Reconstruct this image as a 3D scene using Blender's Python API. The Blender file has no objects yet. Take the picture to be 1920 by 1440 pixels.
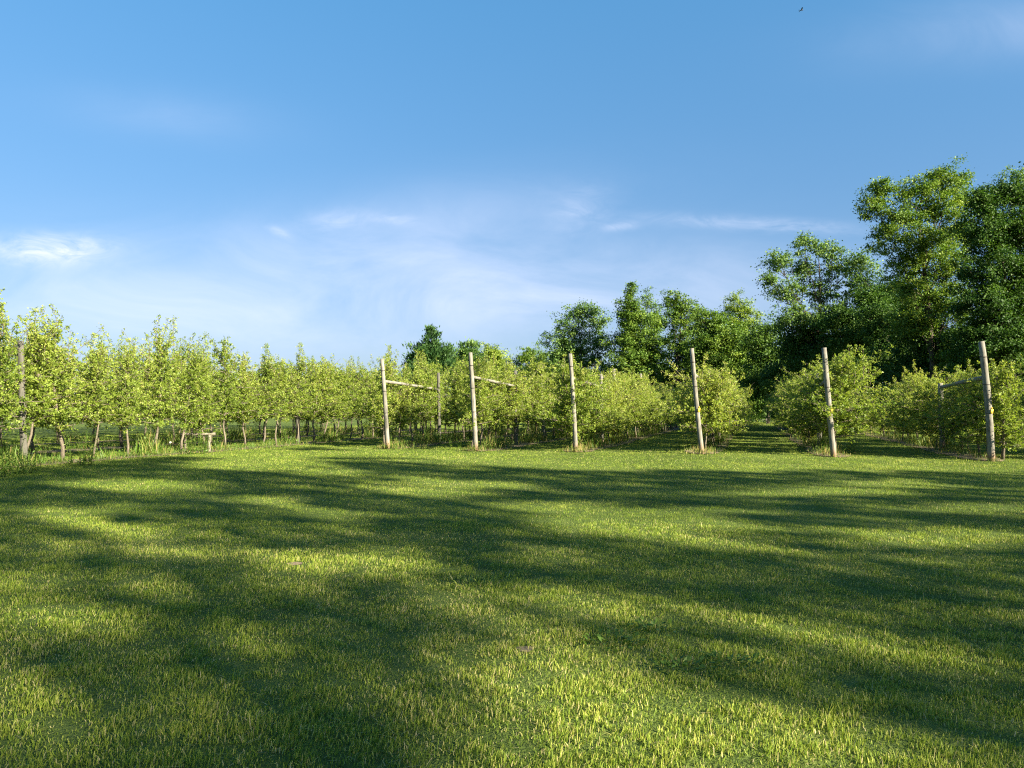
import bpy, math
import numpy as np
from mathutils import Vector, Matrix

C = bpy.context.scene.collection
rng = np.random.default_rng(7)
PI = math.pi

# ------------------------------------------------------------------ camera model (pixels of the 1920x1440 photograph)
F, CX, CY, CAMZ = 1331.0, 960.0, 720.0, 1.4
PITCH = math.atan(46.0 / F)
ROLL = math.radians(0.25)

def ray(px, py):
    x, y = (px - CX) / F, -(py - CY) / F
    c, s = math.cos(ROLL), math.sin(ROLL)
    x, y = x * c - y * s, x * s + y * c
    c, s = math.cos(PITCH), math.sin(PITCH)
    return np.array([x, c - y * s, s + y * c])

def ground_at(px, py):
    d = ray(px, py)
    t = -CAMZ / d[2]
    return d[0] * t, d[1] * t

def at_depth(px, py, Y):
    d = ray(px, py)
    t = Y / d[1]
    return np.array([d[0] * t, Y, CAMZ + d[2] * t])

# orchard rows: direction and across
RA = math.radians(18.7)
RD = np.array([math.sin(RA), math.cos(RA)])
RN = np.array([math.cos(RA), -math.sin(RA)])
def row_xy(u, v):
    return RD * v + RN * u

# sun: azimuth clockwise from +Y (view direction), elevation
SUN_AZ, SUN_EL = math.radians(127), math.radians(25)
SD = np.array([math.sin(SUN_AZ) * math.cos(SUN_EL), math.cos(SUN_AZ) * math.cos(SUN_EL), math.sin(SUN_EL)])
SH = np.array([math.sin(SUN_AZ), math.cos(SUN_AZ)])          # along the sun on the ground
ST = np.array([-SH[1], SH[0]])                                # across it

# ------------------------------------------------------------------ noise and terrain
def vnoise(x, y, scale, seed):
    x = np.asarray(x, float) / scale + seed * 17.31
    y = np.asarray(y, float) / scale + seed * 5.77
    ix, iy = np.floor(x).astype(np.int64), np.floor(y).astype(np.int64)
    fx, fy = x - ix, y - iy
    fx, fy = fx * fx * (3 - 2 * fx), fy * fy * (3 - 2 * fy)
    def h(a, b):
        n = (a * 374761393 + b * 668265263 + seed * 1442695) & 0x7fffffff
        n = ((n ^ (n >> 13)) * 1274126177) & 0x7fffffff
        return ((n ^ (n >> 16)) & 0xffff) / 65535.0
    return ((h(ix, iy) * (1 - fx) + h(ix + 1, iy) * fx) * (1 - fy) + (h(ix, iy + 1) * (1 - fx) + h(ix + 1, iy + 1) * fx) * fy)

def terrain(x, y):
    x, y = np.asarray(x, float), np.asarray(y, float)
    fade = np.clip(1 - np.abs(x) / 120, 0, 1) * np.clip(1 - np.abs(y) / 140, 0, 1)
    return fade * (0.10 * (vnoise(x, y, 6.5, 3) - 0.5) + 0.035 * (vnoise(x, y, 1.9, 4) - 0.5))

# ------------------------------------------------------------------ mesh builder
class MB:
    def __init__(s):
        s.v, s.q, s.t, s.qa, s.ta, s.n = [], [], [], [], [], 0
    def add(s, verts, quads=None, tris=None, tint=0.5):
        verts = np.asarray(verts, np.float32).reshape(-1, 3)
        for idx, fl, al, w in ((quads, s.q, s.qa, 4), (tris, s.t, s.ta, 3)):
            if idx is not None and len(idx):
                idx = np.asarray(idx, np.int32).reshape(-1, w)
                fl.append(idx + s.n)
                a = np.asarray(tint, np.float32)
                al.append(np.full(len(idx), a, np.float32) if a.ndim == 0 else a[:len(idx)])
        s.v.append(verts); s.n += len(verts)
    def tube(s, pts, rad, sides=6, cap=True, tint=0.5, wob=0.0):
        pts = np.asarray(pts, float); n = len(pts)
        rad = np.broadcast_to(np.asarray(rad, float), (n,))
        tan = np.gradient(pts, axis=0); tan /= np.linalg.norm(tan, axis=1)[:, None] + 1e-9
        ref = np.array([0, 0, 1.0]) if abs(tan[:, 2]).mean() < 0.8 else np.array([1.0, 0, 0])
        a = np.cross(tan, ref); a /= np.linalg.norm(a, axis=1)[:, None] + 1e-9
        b = np.cross(tan, a)
        th = np.arange(sides) * 2 * PI / sides
        r = rad[:, None] * (1 + (wob * (rng.random((n, sides)) - .5) if wob else 0))
        P = pts[:, None, :] + r[..., None] * (np.cos(th)[None, :, None] * a[:, None, :] + np.sin(th)[None, :, None] * b[:, None, :])
        V = P.reshape(-1, 3)
        i = np.arange(n - 1)[:, None] * sides; j = np.arange(sides)[None, :]; k = (np.arange(sides) + 1) % sides
        Q = np.stack([i + j, i + k[None, :], i + sides + k[None, :], i + sides + j], -1).reshape(-1, 4)
        T = []
        if cap:
            V = np.vstack([V, pts[0], pts[-1]])
            m = n * sides
            T = [(m, k[x], x) for x in range(sides)] + [(m + 1, (n - 1) * sides + x, (n - 1) * sides + k[x]) for x in range(sides)]
        s.add(V, Q, T, tint)
    def box(s, c, ax, ay, az, tint=0.5):
        c, ax, ay, az = map(np.asarray, (c, ax, ay, az))
        V = [c + i * ax + j * ay + k * az for i in (-1, 1) for j in (-1, 1) for k in (-1, 1)]
        s.add(V, [(0, 1, 3, 2), (4, 6, 7, 5), (0, 4, 5, 1), (2, 3, 7, 6), (0, 2, 6, 4), (1, 5, 7, 3)], None, tint)
    def leaves(s, pos, direc, up, length, width, fold, tint):
        """diamond leaves folded a little along the midrib"""
        n = len(pos)
        d = direc / (np.linalg.norm(direc, axis=1)[:, None] + 1e-9)
        side = np.cross(d, up); side /= np.linalg.norm(side, axis=1)[:, None] + 1e-9
        nr = np.cross(side, d)
        L, W = np.asarray(length)[:, None], np.asarray(width)[:, None]
        m = pos + d * L * 0.45 + nr * (W * fold)
        V = np.stack([pos, m + side * W * 0.5, pos + d * L - nr * L * 0.12, m - side * W * 0.5], 1).reshape(-1, 3)
        Q = np.arange(n * 4).reshape(n, 4)
        s.add(V, Q, None, tint)
    def mesh(s, name, mat, smooth=False):
        me = bpy.data.meshes.new(name)
        V = np.concatenate(s.v) if s.v else np.zeros((0, 3), np.float32)
        nq = sum(map(len, s.q)); nt = sum(map(len, s.t))
        idx = np.concatenate([a.ravel() for a in s.q] + [a.ravel() for a in s.t]).astype(np.int32)
        tot = np.concatenate([np.full(nq, 4, np.int32), np.full(nt, 3, np.int32)])
        st = np.concatenate([[0], np.cumsum(tot)[:-1]]).astype(np.int32)
        me.vertices.add(len(V)); me.vertices.foreach_set('co', V.ravel())
        me.loops.add(len(idx)); me.loops.foreach_set('vertex_index', idx)
        me.polygons.add(nq + nt); me.polygons.foreach_set('loop_start', st)
        if smooth: me.polygons.foreach_set('use_smooth', np.ones(nq + nt, bool))
        at = me.attributes.new('tint', 'FLOAT', 'FACE')
        at.data.foreach_set('value', np.concatenate(s.qa + s.ta).astype(np.float32))
        me.materials.append(mat)
        me.update(calc_edges=True)
        me.validate()
        return me
    def obj(s, name, mat, parent=None, smooth=False):
        o = bpy.data.objects.new(name, s.mesh(name, mat, smooth)); C.objects.link(o)
        if parent: o.parent = parent
        return o

def tag(o, label=None, cat=None, group=None, kind=None):
    if label: o['label'] = label
    if cat: o['category'] = cat
    if group: o['group'] = group
    if kind: o['kind'] = kind
    return o

def empty(name, loc, label, cat, group=None):
    o = bpy.data.objects.new(name, None); C.objects.link(o)
    o.location = loc; o.empty_display_size = 0.2
    return tag(o, label, cat, group)

# ------------------------------------------------------------------ materials
class NT:
    def __init__(s, tree): s.t = tree
    def n(s, kind, **kw):
        o = s.t.nodes.new(kind)
        for k, v in kw.items(): setattr(o, k, v)
        return o
    def l(s, a, b): s.t.links.new(a, b)
    def val(s, sock, v):
        if hasattr(v, 'is_linked') or isinstance(v, bpy.types.NodeSocket): s.l(v, sock)
        else: sock.default_value = v
    def math(s, op, a, b=None, clamp=False):
        o = s.n('ShaderNodeMath', operation=op, use_clamp=clamp)
        s.val(o.inputs[0], a)
        if b is not None: s.val(o.inputs[1], b)
        return o.outputs[0]
    def noise(s, vec, scale, detail=4, rough=0.55, dist=0.0):
        o = s.n('ShaderNodeTexNoise')
        if vec is not None: s.l(vec, o.inputs['Vector'])
        o.inputs['Scale'].default_value = scale; o.inputs['Detail'].default_value = detail
        o.inputs['Roughness'].default_value = rough; o.inputs['Distortion'].default_value = dist
        return o.outputs['Fac']
    def ramp(s, fac, stops):
        o = s.n('ShaderNodeValToRGB'); e = o.color_ramp.elements
        while len(e) < len(stops): e.new(0.5)
        for el, (p, c) in zip(e, stops): el.position = p; el.color = (*c, 1)
        s.l(fac, o.inputs[0]); return o.outputs[0]
    def mix(s, fac, a, b, blend='MIX'):
        o = s.n('ShaderNodeMix', data_type='RGBA', blend_type=blend)
        s.val(o.inputs[0], fac)
        s.val(o.inputs[6], a if not isinstance(a, tuple) else (*a, 1)); s.val(o.inputs[7], b if not isinstance(b, tuple) else (*b, 1))
        return o.outputs[2]
    def mapping(s, vec, scale, loc=(0, 0, 0)):
        o = s.n('ShaderNodeMapping'); s.l(vec, o.inputs[0]); o.inputs['Scale'].default_value = scale; o.inputs['Location'].default_value = loc
        return o.outputs[0]

def material(name):
    m = bpy.data.materials.new(name); m.use_nodes = True
    m.node_tree.nodes.clear()
    return m, NT(m.node_tree)

def leaf_material(name, stops, trans=0.4, trans_col=(1.0, 1.0, 0.55), rough=0.5, spec=0.3, objvar=0.25):
    m, k = material(name)
    at = k.n('ShaderNodeAttribute', attribute_name='tint').outputs['Fac']
    oi = k.n('ShaderNodeObjectInfo').outputs['Random']
    f = k.math('ADD', at, k.math('MULTIPLY', k.math('SUBTRACT', oi, 0.5), objvar), clamp=True)
    col = k.ramp(f, stops)
    p = k.n('ShaderNodeBsdfPrincipled')
    k.l(col, p.inputs['Base Color']); p.inputs['Roughness'].default_value = rough; p.inputs['Specular IOR Level'].default_value = spec
    t = k.n('ShaderNodeBsdfTranslucent'); k.l(k.mix(1.0, col, trans_col, 'MULTIPLY'), t.inputs['Color'])
    mx = k.n('ShaderNodeMixShader'); mx.inputs[0].default_value = trans
    k.l(p.outputs[0], mx.inputs[1]); k.l(t.outputs[0], mx.inputs[2])
    o = k.n('ShaderNodeOutputMaterial'); k.l(mx.outputs[0], o.inputs[0])
    return m

M = {}
M['apple_leaf'] = leaf_material('apple_leaf', [(0.0, (0.065, 0.130, 0.018)), (0.45, (0.235, 0.315, 0.045)), (0.8, (0.390, 0.430, 0.100)), (1.0, (0.38, 0.31, 0.10))], 0.48, (1.0, 1.0, 0.5))
M['tree_leaf'] = leaf_material('tree_leaf', [(0.0, (0.034, 0.084, 0.016)), (0.5, (0.102, 0.180, 0.025)), (1.0, (0.250, 0.320, 0.046))], 0.32, (0.9, 1.0, 0.4), rough=0.55, spec=0.2)
M['blue_leaf'] = leaf_material('blue_leaf', [(0.0, (0.024, 0.066, 0.020)), (0.5, (0.090, 0.170, 0.038)), (1.0, (0.200, 0.285, 0.060))], 0.3, (0.9, 1.0, 0.5), rough=0.55, spec=0.2)
M['grass'] = leaf_material('grass_blade', [(0.0, (0.085, 0.140, 0.016)), (0.40, (0.186, 0.264, 0.028)), (0.72, (0.330, 0.365, 0.060)), (0.86, (0.46, 0.42, 0.14)), (1.0, (0.55, 0.46, 0.25))], 0.35, (1.0, 1.0, 0.45), rough=0.55, spec=0.22, objvar=0.0)
M['weed'] = leaf_material('weed_blade', [(0.0, (0.040, 0.095, 0.014)), (0.5, (0.110, 0.190, 0.025)), (0.85, (0.24, 0.26, 0.06)), (1.0, (0.40, 0.28, 0.13))], 0.4, objvar=0.0)
M['broad_leaf'] = leaf_material('broad_leaf', [(0.0, (0.055, 0.115, 0.014)), (1.0, (0.140, 0.230, 0.030))], 0.35)

def wood_material(name, stops, scale=(9, 9, 1.1), bump=0.5, stain=None):
    m, k = material(name)
    tc = k.n('ShaderNodeTexCoord').outputs['Object']
    oi = k.n('ShaderNodeObjectInfo').outputs['Random']
    shift = k.n('ShaderNodeVectorMath', operation='ADD'); k.l(tc, shift.inputs[0])
    cv = k.n('ShaderNodeCombineXYZ'); k.l(k.math('MULTIPLY', oi, 37.0), cv.inputs[0]); k.l(k.math('MULTIPLY', oi, 11.0), cv.inputs[2]); k.l(cv.outputs[0], shift.inputs[1])
    v = k.mapping(shift.outputs[0], scale)
    n1 = k.noise(v, 3.0, 6, 0.65, 0.4)
    n2 = k.noise(k.mapping(shift.outputs[0], (1, 1, 0.6)), 5.0, 3)
    col = k.ramp(k.math('ADD', k.math('MULTIPLY', n1, 0.7), k.math('MULTIPLY', n2, 0.3)), stops)
    if stain:
        sep = k.n('ShaderNodeSeparateXYZ'); k.l(tc, sep.inputs[0])
        f = k.math('SUBTRACT', 1.0, k.math('DIVIDE', k.math('ADD', sep.outputs[2], k.math('MULTIPLY', n2, -0.25)), 0.22), clamp=True)
        col = k.mix(k.math('MULTIPLY', f, 0.7), col, stain)
    p = k.n('ShaderNodeBsdfPrincipled'); k.l(col, p.inputs['Base Color']); p.inputs['Roughness'].default_value = 0.85; p.inputs['Specular IOR Level'].default_value = 0.2
    b = k.n('ShaderNodeBump'); b.inputs['Strength'].default_value = bump; b.inputs['Distance'].default_value = 0.02
    k.l(n1, b.inputs['Height']); k.l(b.outputs[0], p.inputs['Normal'])
    o = k.n('ShaderNodeOutputMaterial'); k.l(p.outputs[0], o.inputs[0])
    return m

M['post'] = wood_material('weathered_post_wood', [(0.34, (0.035, 0.032, 0.027)), (0.44, (0.135, 0.125, 0.105)), (0.56, (0.215, 0.200, 0.168)), (0.70, (0.30, 0.283, 0.243))], stain=(0.22, 0.13, 0.07))
M['grey_post'] = wood_material('grey_post_wood', [(0.28, (0.030, 0.030, 0.025)), (0.45, (0.075, 0.072, 0.060)), (0.65, (0.13, 0.122, 0.10)), (0.85, (0.19, 0.18, 0.15))])
M['apple_bark'] = wood_material('apple_bark', [(0.3, (0.04, 0.034, 0.027)), (0.5, (0.13, 0.108, 0.080)), (0.75, (0.25, 0.215, 0.165))], (14, 14, 5), 0.7)
M['tree_bark'] = wood_material('tree_bark', [(0.3, (0.025, 0.02, 0.015)), (0.55, (0.075, 0.06, 0.045)), (0.8, (0.15, 0.12, 0.09))], (6, 6, 1.2), 0.8)
M['log'] = wood_material('lichen_log', [(0.3, (0.05, 0.042, 0.03)), (0.5, (0.16, 0.14, 0.105)), (0.65, (0.36, 0.33, 0.26))], (12, 12, 12), 0.8)

def plain(name, col, rough=0.6, metal=0.0, var=0.25):
    m, k = material(name)
    tc = k.n('ShaderNodeTexCoord').outputs['Object']
    n = k.noise(tc, 14, 4)
    c = k.mix(n, tuple(x * (1 - var) for x in col), tuple(min(1, x * (1 + var)) for x in col))
    p = k.n('ShaderNodeBsdfPrincipled'); k.l(c, p.inputs['Base Color']); p.inputs['Roughness'].default_value = rough; p.inputs['Metallic'].default_value = metal
    o = k.n('ShaderNodeOutputMaterial'); k.l(p.outputs[0], o.inputs[0])
    return m
M['wire'] = plain('rusty_wire', (0.07, 0.06, 0.055), 0.55, 0.5)
M['tag'] = plain('yellow_tag', (0.55, 0.36, 0.03), 0.6)
M['bird'] = plain('bird_feather', (0.03, 0.03, 0.035), 0.8)
M['pale_pipe'] = plain('pale_pipe', (0.5, 0.5, 0.47), 0.5)
M['seed'] = plain('seed_fluff', (0.75, 0.75, 0.70), 0.9)

def ground_material():
    m, k = material('lawn_ground')
    tc = k.n('ShaderNodeTexCoord').outputs['Object']
    n1 = k.noise(tc, 0.35, 5, 0.6); n2 = k.noise(tc, 9.0, 6, 0.7); n3 = k.noise(tc, 60, 3, 0.6)
    f = k.math('ADD', k.math('MULTIPLY', n1, 0.45), k.math('ADD', k.math('MULTIPLY', n2, 0.35), k.math('MULTIPLY', n3, 0.2)))
    col = k.ramp(f, [(0.32, (0.030, 0.042, 0.012)), (0.5, (0.075, 0.110, 0.022)), (0.66, (0.150, 0.180, 0.045))])
    p = k.n('ShaderNodeBsdfPrincipled'); k.l(col, p.inputs['Base Color']); p.inputs['Roughness'].default_value = 0.95; p.inputs['Specular IOR Level'].default_value = 0.1
    b = k.n('ShaderNodeBump'); b.inputs['Strength'].default_value = 0.8; b.inputs['Distance'].default_value = 0.04
    k.l(k.math('ADD', n2, n3), b.inputs['Height']); k.l(b.outputs[0], p.inputs['Normal'])
    o = k.n('ShaderNodeOutputMaterial'); k.l(p.outputs[0], o.inputs[0])
    return m
M['ground'] = ground_material()
def soil_material():
    m, k = material('bare_soil')
    tc = k.n('ShaderNodeTexCoord').outputs['Object']
    n1 = k.noise(tc, 2.5, 6, 0.65); n2 = k.noise(tc, 30, 4, 0.7)
    col = k.ramp(k.math('ADD', k.math('MULTIPLY', n1, 0.6), k.math('MULTIPLY', n2, 0.4)), [(0.35, (0.05, 0.055, 0.02)), (0.5, (0.13, 0.10, 0.055)), (0.65, (0.25, 0.18, 0.11))])
    p = k.n('ShaderNodeBsdfPrincipled'); k.l(col, p.inputs['Base Color']); p.inputs['Roughness'].default_value = 0.95
    b = k.n('ShaderNodeBump'); b.inputs['Strength'].default_value = 0.8; b.inputs['Distance'].default_value = 0.03
    k.l(n2, b.inputs['Height']); k.l(b.outputs[0], p.inputs['Normal'])
    o = k.n('ShaderNodeOutputMaterial'); k.l(p.outputs[0], o.inputs[0])
    return m
M['soil'] = soil_material()

# ------------------------------------------------------------------ ground sheet
def axis(lo, hi, step, outer):
    a = list(np.arange(lo, hi + 1e-6, step))
    return np.array([-o for o in reversed(outer) if -o < lo] + a + [o for o in outer if o > hi])
gx = axis(-45, 45, 0.75, [70, 110, 200, 500, 1500]); gy = axis(-12, 96, 0.75, [140, 200, 500, 1500])
gy = np.concatenate([[-1500, -300, -60], gy[gy >= -12]])
GX, GY = np.meshgrid(gx, gy, indexing='ij')
mb = MB()
V = np.stack([GX, GY, terrain(GX, GY)], -1).reshape(-1, 3)
ny = len(gy)
i, j = np.meshgrid(np.arange(len(gx) - 1), np.arange(ny - 1), indexing='ij')
a = (i * ny + j).ravel()
mb.add(V, np.stack([a, a + ny, a + ny + 1, a + 1], -1))
tag(mb.obj('lawn_ground', M['ground'], smooth=True), kind='structure', label='mown green lawn stretching from the foreground into the orchard alleys', cat='ground')

# ------------------------------------------------------------------ orchard rows (u across, v along from camera)
ROWS = {   # index: (u, v of the end post or None, first tree v, last tree v, spacing, style)
    -2: (-24.6, None, 13.0, 42.0, 1.35, 'tall'),
    -1: (-20.6, None, 10.5, 44.0, 1.12, 'tall'),
     0: (-16.66, None, 10.0, 44.0, 0.93, 'tall'),
     1: (-12.04, 22.1, 22.9, 48.0, 0.95, 'mid'),
     2: (-8.62, 21.8, 22.6, 48.0, 0.98, 'mid'),
     3: (-5.40, 22.4, 23.0, 62.0, 1.05, 'bush'),
     4: (-1.47, 22.5, 23.4, 60.0, 1.15, 'bush'),
     5: (2.27, 23.0, 23.9, 62.0, 1.15, 'wide'),
     6: (6.39, 23.4, 24.1, 50.0, 1.10, 'wide'),
     7: (10.6, None, 24.0, 40.0, 1.15, 'wide'),
}

# soil strips under the rows
for k, (u, pv, v0, v1, sp, st) in ROWS.items():
    mb = MB(); vs = np.arange((pv or v0) - 0.05, v1 + 1, 0.5)
    w = 0.42 + 0.22 * rng.random((len(vs), 2)); w[0] *= 0.4
    pts = []
    for t_ in range(5):
        g = -1 + t_ * 0.5
        uu = u + np.where(g < 0, g * w[:, 0], g * w[:, 1])
        xy = RD[None] * vs[:, None] + RN[None] * uu[:, None]
        pts.append(np.column_stack([xy, terrain(xy[:, 0], xy[:, 1]) + 0.012]))
    V = np.stack(pts, 1).reshape(-1, 3); n = len(vs)
    i, j = np.meshgrid(np.arange(n - 1), np.arange(4), indexing='ij'); a = (i * 5 + j).ravel()
    mb.add(V, np.stack([a, a + 1, a + 6, a + 5], -1))
    tag(mb.obj('soil_strip', M['soil']), kind='structure')

# ------------------------------------------------------------------ lawn grass: real blades, one object
# small bare or worn places in the lawn: (px, py, radius m)
WORN = [(553, 1064, 0.07), (985, 1228, 0.05)]
WORN_XY = [(*ground_at(px, py), r) for px, py, r in WORN]

def blade_field():
    mb = MB()
    d = 2.0
    edges = [2.0]
    while edges[-1] < 74: edges.append(edges[-1] * 1.09 + 0.05)
    for d0, d1 in zip(edges[:-1], edges[1:]):
        dm = (d0 + d1) / 2
        dens = min(10500, 10500 * (4.2 / dm) ** 1.62)
        hw = 0.78 * d1 + 1.2
        n = int(dens * (d1 - d0) * 2 * hw)
        y = d0 + (d1 - d0) * rng.random(n); x = (rng.random(n) * 2 - 1) * hw
        if dm > 16:                                              # nothing under the hidden middle of the far rows
            u_ = x * RN[0] + y * RN[1]; keep = (u_ > -30) & (u_ < 16)
            for k, (u, pv, v0, v1, sp, st) in ROWS.items():
                v_ = x * RD[0] + y * RD[1]
                keep &= ~((np.abs(u_ - u) < 0.35) & (v_ > (pv or v0) - 0.2))
            x, y = x[keep], y[keep]
        for wx, wy, r in WORN_XY:
            keep = (np.hypot(x - wx, (y - wy)) > r * (0.6 + 0.8 * vnoise(x, y, 0.06, 31))) | (rng.random(len(x)) < 0.45)
            x, y = x[keep], y[keep]
        clump = vnoise(x, y, 0.11, 11)
        keep = rng.random(len(x)) < 0.25 + 1.1 * clump
        x, y, clump = x[keep], y[keep], clump[keep]
        n = len(x)
        big = vnoise(x, y, 1.3, 5); mid = vnoise(x, y, 0.33, 6)
        hgt = (0.010 + 0.027 * clump ** 1.5 + 0.010 * mid) * (0.6 + 0.75 * rng.random(n))
        long = rng.random(n) < 0.012
        hgt = np.where(long, hgt * 1.7, hgt)
        wid = np.maximum(0.0024 + 0.0020 * rng.random(n), dm * 0.00052 * (0.7 + 0.6 * rng.random(n)))
        if dm > 12: hgt *= 1.1
        az = rng.random(n) * 2 * PI
        lean = np.abs(rng.normal(0, 0.34, n)) + 0.05
        flat = rng.random(n) < 0.07 + 0.12 * np.clip(vnoise(x, y, 0.6, 17) - 0.5, 0, 1)
        lean = np.where(flat, 1.6 + rng.random(n), lean)
        dx, dy = np.cos(az) * lean + 0.10, np.sin(az) * lean + 0.03
        fa = rng.random(n) * PI                                  # facing of the blade's flat side
        sx, sy = np.cos(fa) * wid / 2, np.sin(fa) * wid / 2
        z = terrain(x, y) - 0.004
        # colour of the blade: green to straw, in patches as the lawn has them
        t = 0.31 + 0.34 * (big - 0.5) + 0.26 * (mid - 0.5) + 0.16 * (clump - 0.5) + (0.15 if dm < 7 else 0.09) * rng.normal(0, 1, n)
        straw = rng.random(n) * (1 if dm < 8 else 2.2) < (0.08 + 0.55 * np.clip(vnoise(x, y, 0.8, 8) - 0.45, 0, 1) + 0.10 * vnoise(x, y, 0.25, 9))
        straw |= flat & (rng.random(n) < 0.7)
        t = np.where(straw, 0.72 + 0.28 * rng.random(n), np.clip(t, 0.0, 0.74))
        base = np.stack([x, y, z], -1); side = np.stack([sx, sy, np.zeros(n)], -1)
        top = base + np.stack([dx * hgt, dy * hgt, hgt * np.where(flat, 0.35, 1 - 0.25 * np.minimum(lean, 1.4))], -1)
        if dm < 9:
            m = base + np.stack([dx * hgt * 0.40, dy * hgt * 0.40, hgt * np.where(flat, 0.3, 0.56)], -1)
            tw = np.where(rng.random(n) < 0.6, 0.55, 0.15)[:, None]
            V = np.stack([base - side, base + side, m + side * 0.9, m - side * 0.9, top + side * tw, top - side * tw], 1).reshape(-1, 3)
            b = np.arange(n)[:, None] * 6
            tip = np.where(rng.random(n) < 0.16 + 0.35 * vnoise(x, y, 0.5, 14), np.maximum(t, 0.60 + 0.20 * rng.random(n)), t)   # cut tips dry out
            mb.add(V, np.vstack([b + np.array([[0, 1, 2, 3]]), b + np.array([[3, 2, 4, 5]])]), None, np.concatenate([t, tip]))
        else:
            V = np.stack([base - side, base + side, top], 1).reshape(-1, 3)
            mb.add(V, None, np.arange(n * 3).reshape(n, 3), t)
    return mb
g = blade_field().obj('grass', M['grass'])
tag(g, 'short mown lawn grass mixed green and straw coloured', 'grass', kind='stuff')

# ------------------------------------------------------------------ apple trees
def jit(p, s): return p + rng.normal(0, s, p.shape)

def apple_proto(style, seed):
    global rng
    keep = rng; rng = np.random.default_rng(1000 + seed)
    H, W, low, nb = {'tall': (3.28, 1.75, 0.90, 50), 'mid': (2.80, 1.75, 0.70, 50), 'bush': (2.50, 1.95, 0.50, 54), 'wide': (2.58, 2.15, 0.54, 62)}[style]
    H *= rng.uniform(0.88, 1.08); W *= rng.uniform(0.88, 1.12)
    tr, lf = MB(), []
    n = 9; hs = np.linspace(0, H * 0.92, n)
    path = np.column_stack([np.cumsum(rng.normal(0, 0.042, n)), np.cumsum(rng.normal(0, 0.042, n)), hs]); path -= path[0] * [1, 1, 0]
    path[0, 2] = -0.05
    r0 = rng.uniform(0.028, 0.044); low *= rng.uniform(0.72, 1.2)
    rad = r0 * (1 - 0.78 * (hs / hs[-1])); rad[0] *= 1.35
    tr.tube(path, rad, 7, wob=0.25)
    def leader(z): return np.array([np.interp(z, hs, path[:, 0]), np.interp(z, hs, path[:, 1]), z])
    spots = []          # leaf rosette centres + outward direction + brightness
    ga = rng.random() * 6.28
    for b in range(nb):
        f = (b + rng.random()) / nb
        z = low + (H * 0.93 - low) * f
        prof = {'tall': 1 - 0.55 * f, 'mid': 1 - 0.5 * f}.get(style, (0.80 + 0.40 * math.sin(PI * min(1, f * 1.2 + 0.15))) * (1 - 0.35 * f * f))
        L = W / 2 * prof * (rng.uniform(0.45, 1.12) if rng.random() < 0.85 else rng.uniform(1.1, 1.4))
        ga += 2.4 + rng.normal(0, 0.35)
        up = rng.uniform(0.05, 0.55) + 0.35 * f
        d = np.array([math.cos(ga), math.sin(ga), up]); d /= np.linalg.norm(d)
        m = 5; t = np.linspace(0, 1, m)[:, None]
        bp = leader(z) + d * L * t + np.array([0, 0, -0.10 * L if f < .6 else 0.10 * L]) * t ** 2 + np.cumsum(rng.normal(0, 0.016, (m, 3)), 0) * (t > 0)
        tr.tube(bp, np.linspace(0.013, 0.004, m) * (1.2 - 0.5 * f), 4, cap=False)
        k = max(3, int(L * (22 if rng.random() < 0.75 else 9)))
        for q in range(k):
            s = 0.12 + 0.88 * (q + rng.random()) / k
            p = np.array([np.interp(s, t[:, 0], bp[:, i]) for i in range(3)])
            off = rng.normal(0, 1, 3); off /= np.linalg.norm(off); ln = rng.uniform(0.02, 0.27) * (0.5 + 0.5 * s)
            e = p + off * ln + np.array([0, 0, 0.03])
            if ln > 0.12: tr.tube([p, e], [0.004, 0.002], 3, cap=False)
            spots.append((e, off * 0.7 + d * 0.5 + np.array([0, 0, 0.35]), 0))
    for b in range({'tall': 9, 'mid': 8, 'bush': 11, 'wide': 13}[style]):     # upright shoots on top
        z = H * rng.uniform(0.70, 0.97); a = rng.random() * 6.28
        rr = W * (0.22 if style in ('tall', 'mid') else 0.34) * rng.random()
        p0 = leader(min(z, hs[-1])) + np.array([math.cos(a) * rr, math.sin(a) * rr, 0])
        L = rng.uniform(0.3, 0.72) if rng.random() < 0.72 else rng.uniform(0.75, 1.05)
        if style != 'tall': L *= 0.82
        m = 5; t = np.linspace(0, 1, m)[:, None]
        ln = rng.normal(0, 0.16, 2)
        sp = p0 + np.column_stack([ln[0] * L * t ** 1.5, ln[1] * L * t ** 1.5, L * t]) + np.cumsum(rng.normal(0, 0.012, (m, 3)), 0)
        tr.tube(sp, np.linspace(0.008, 0.003, m), 4, cap=False)
        k = int(L * 24)
        for q in range(k):
            s = 0.08 + 0.92 * (q + rng.random()) / k
            p = np.array([np.interp(s, t[:, 0], sp[:, i]) for i in range(3)])
            off = rng.normal(0, 1, 3); off[2] *= 0.4; off /= np.linalg.norm(off)
            spots.append((p + off * rng.uniform(0.01, 0.09), off + np.array([0, 0, 0.6]), 1))
    for b in range({'tall': 5, 'mid': 5, 'bush': 10, 'wide': 12}[style]):     # stray shoots leaving the crown sideways
        z = rng.uniform(low + 0.1, H * 0.85); a = rng.random() * 6.28
        d = np.array([math.cos(a), math.sin(a), rng.uniform(-0.1, 0.9)]); d /= np.linalg.norm(d)
        p0 = leader(min(z, hs[-1])) + d * W * 0.25; L = W * 0.25 + rng.uniform(0.2, 0.5)
        t = np.linspace(0, 1, 5)[:, None]
        sp = p0 + d * L * t + np.array([0, 0, 0.18 * rng.normal()]) * t ** 2 + np.cumsum(rng.normal(0, 0.014, (5, 3)), 0)
        tr.tube(sp, np.linspace(0.008, 0.003, 5), 4, cap=False)
        for q in range(int(L * 15)):
            s_ = 0.1 + 0.9 * rng.random(); p = np.array([np.interp(s_, t[:, 0], sp[:, i]) for i in range(3)])
            off = rng.normal(0, 1, 3); off /= np.linalg.norm(off)
            spots.append((p + off * rng.uniform(0.01, 0.08), off + d * 0.6, 1))
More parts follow.
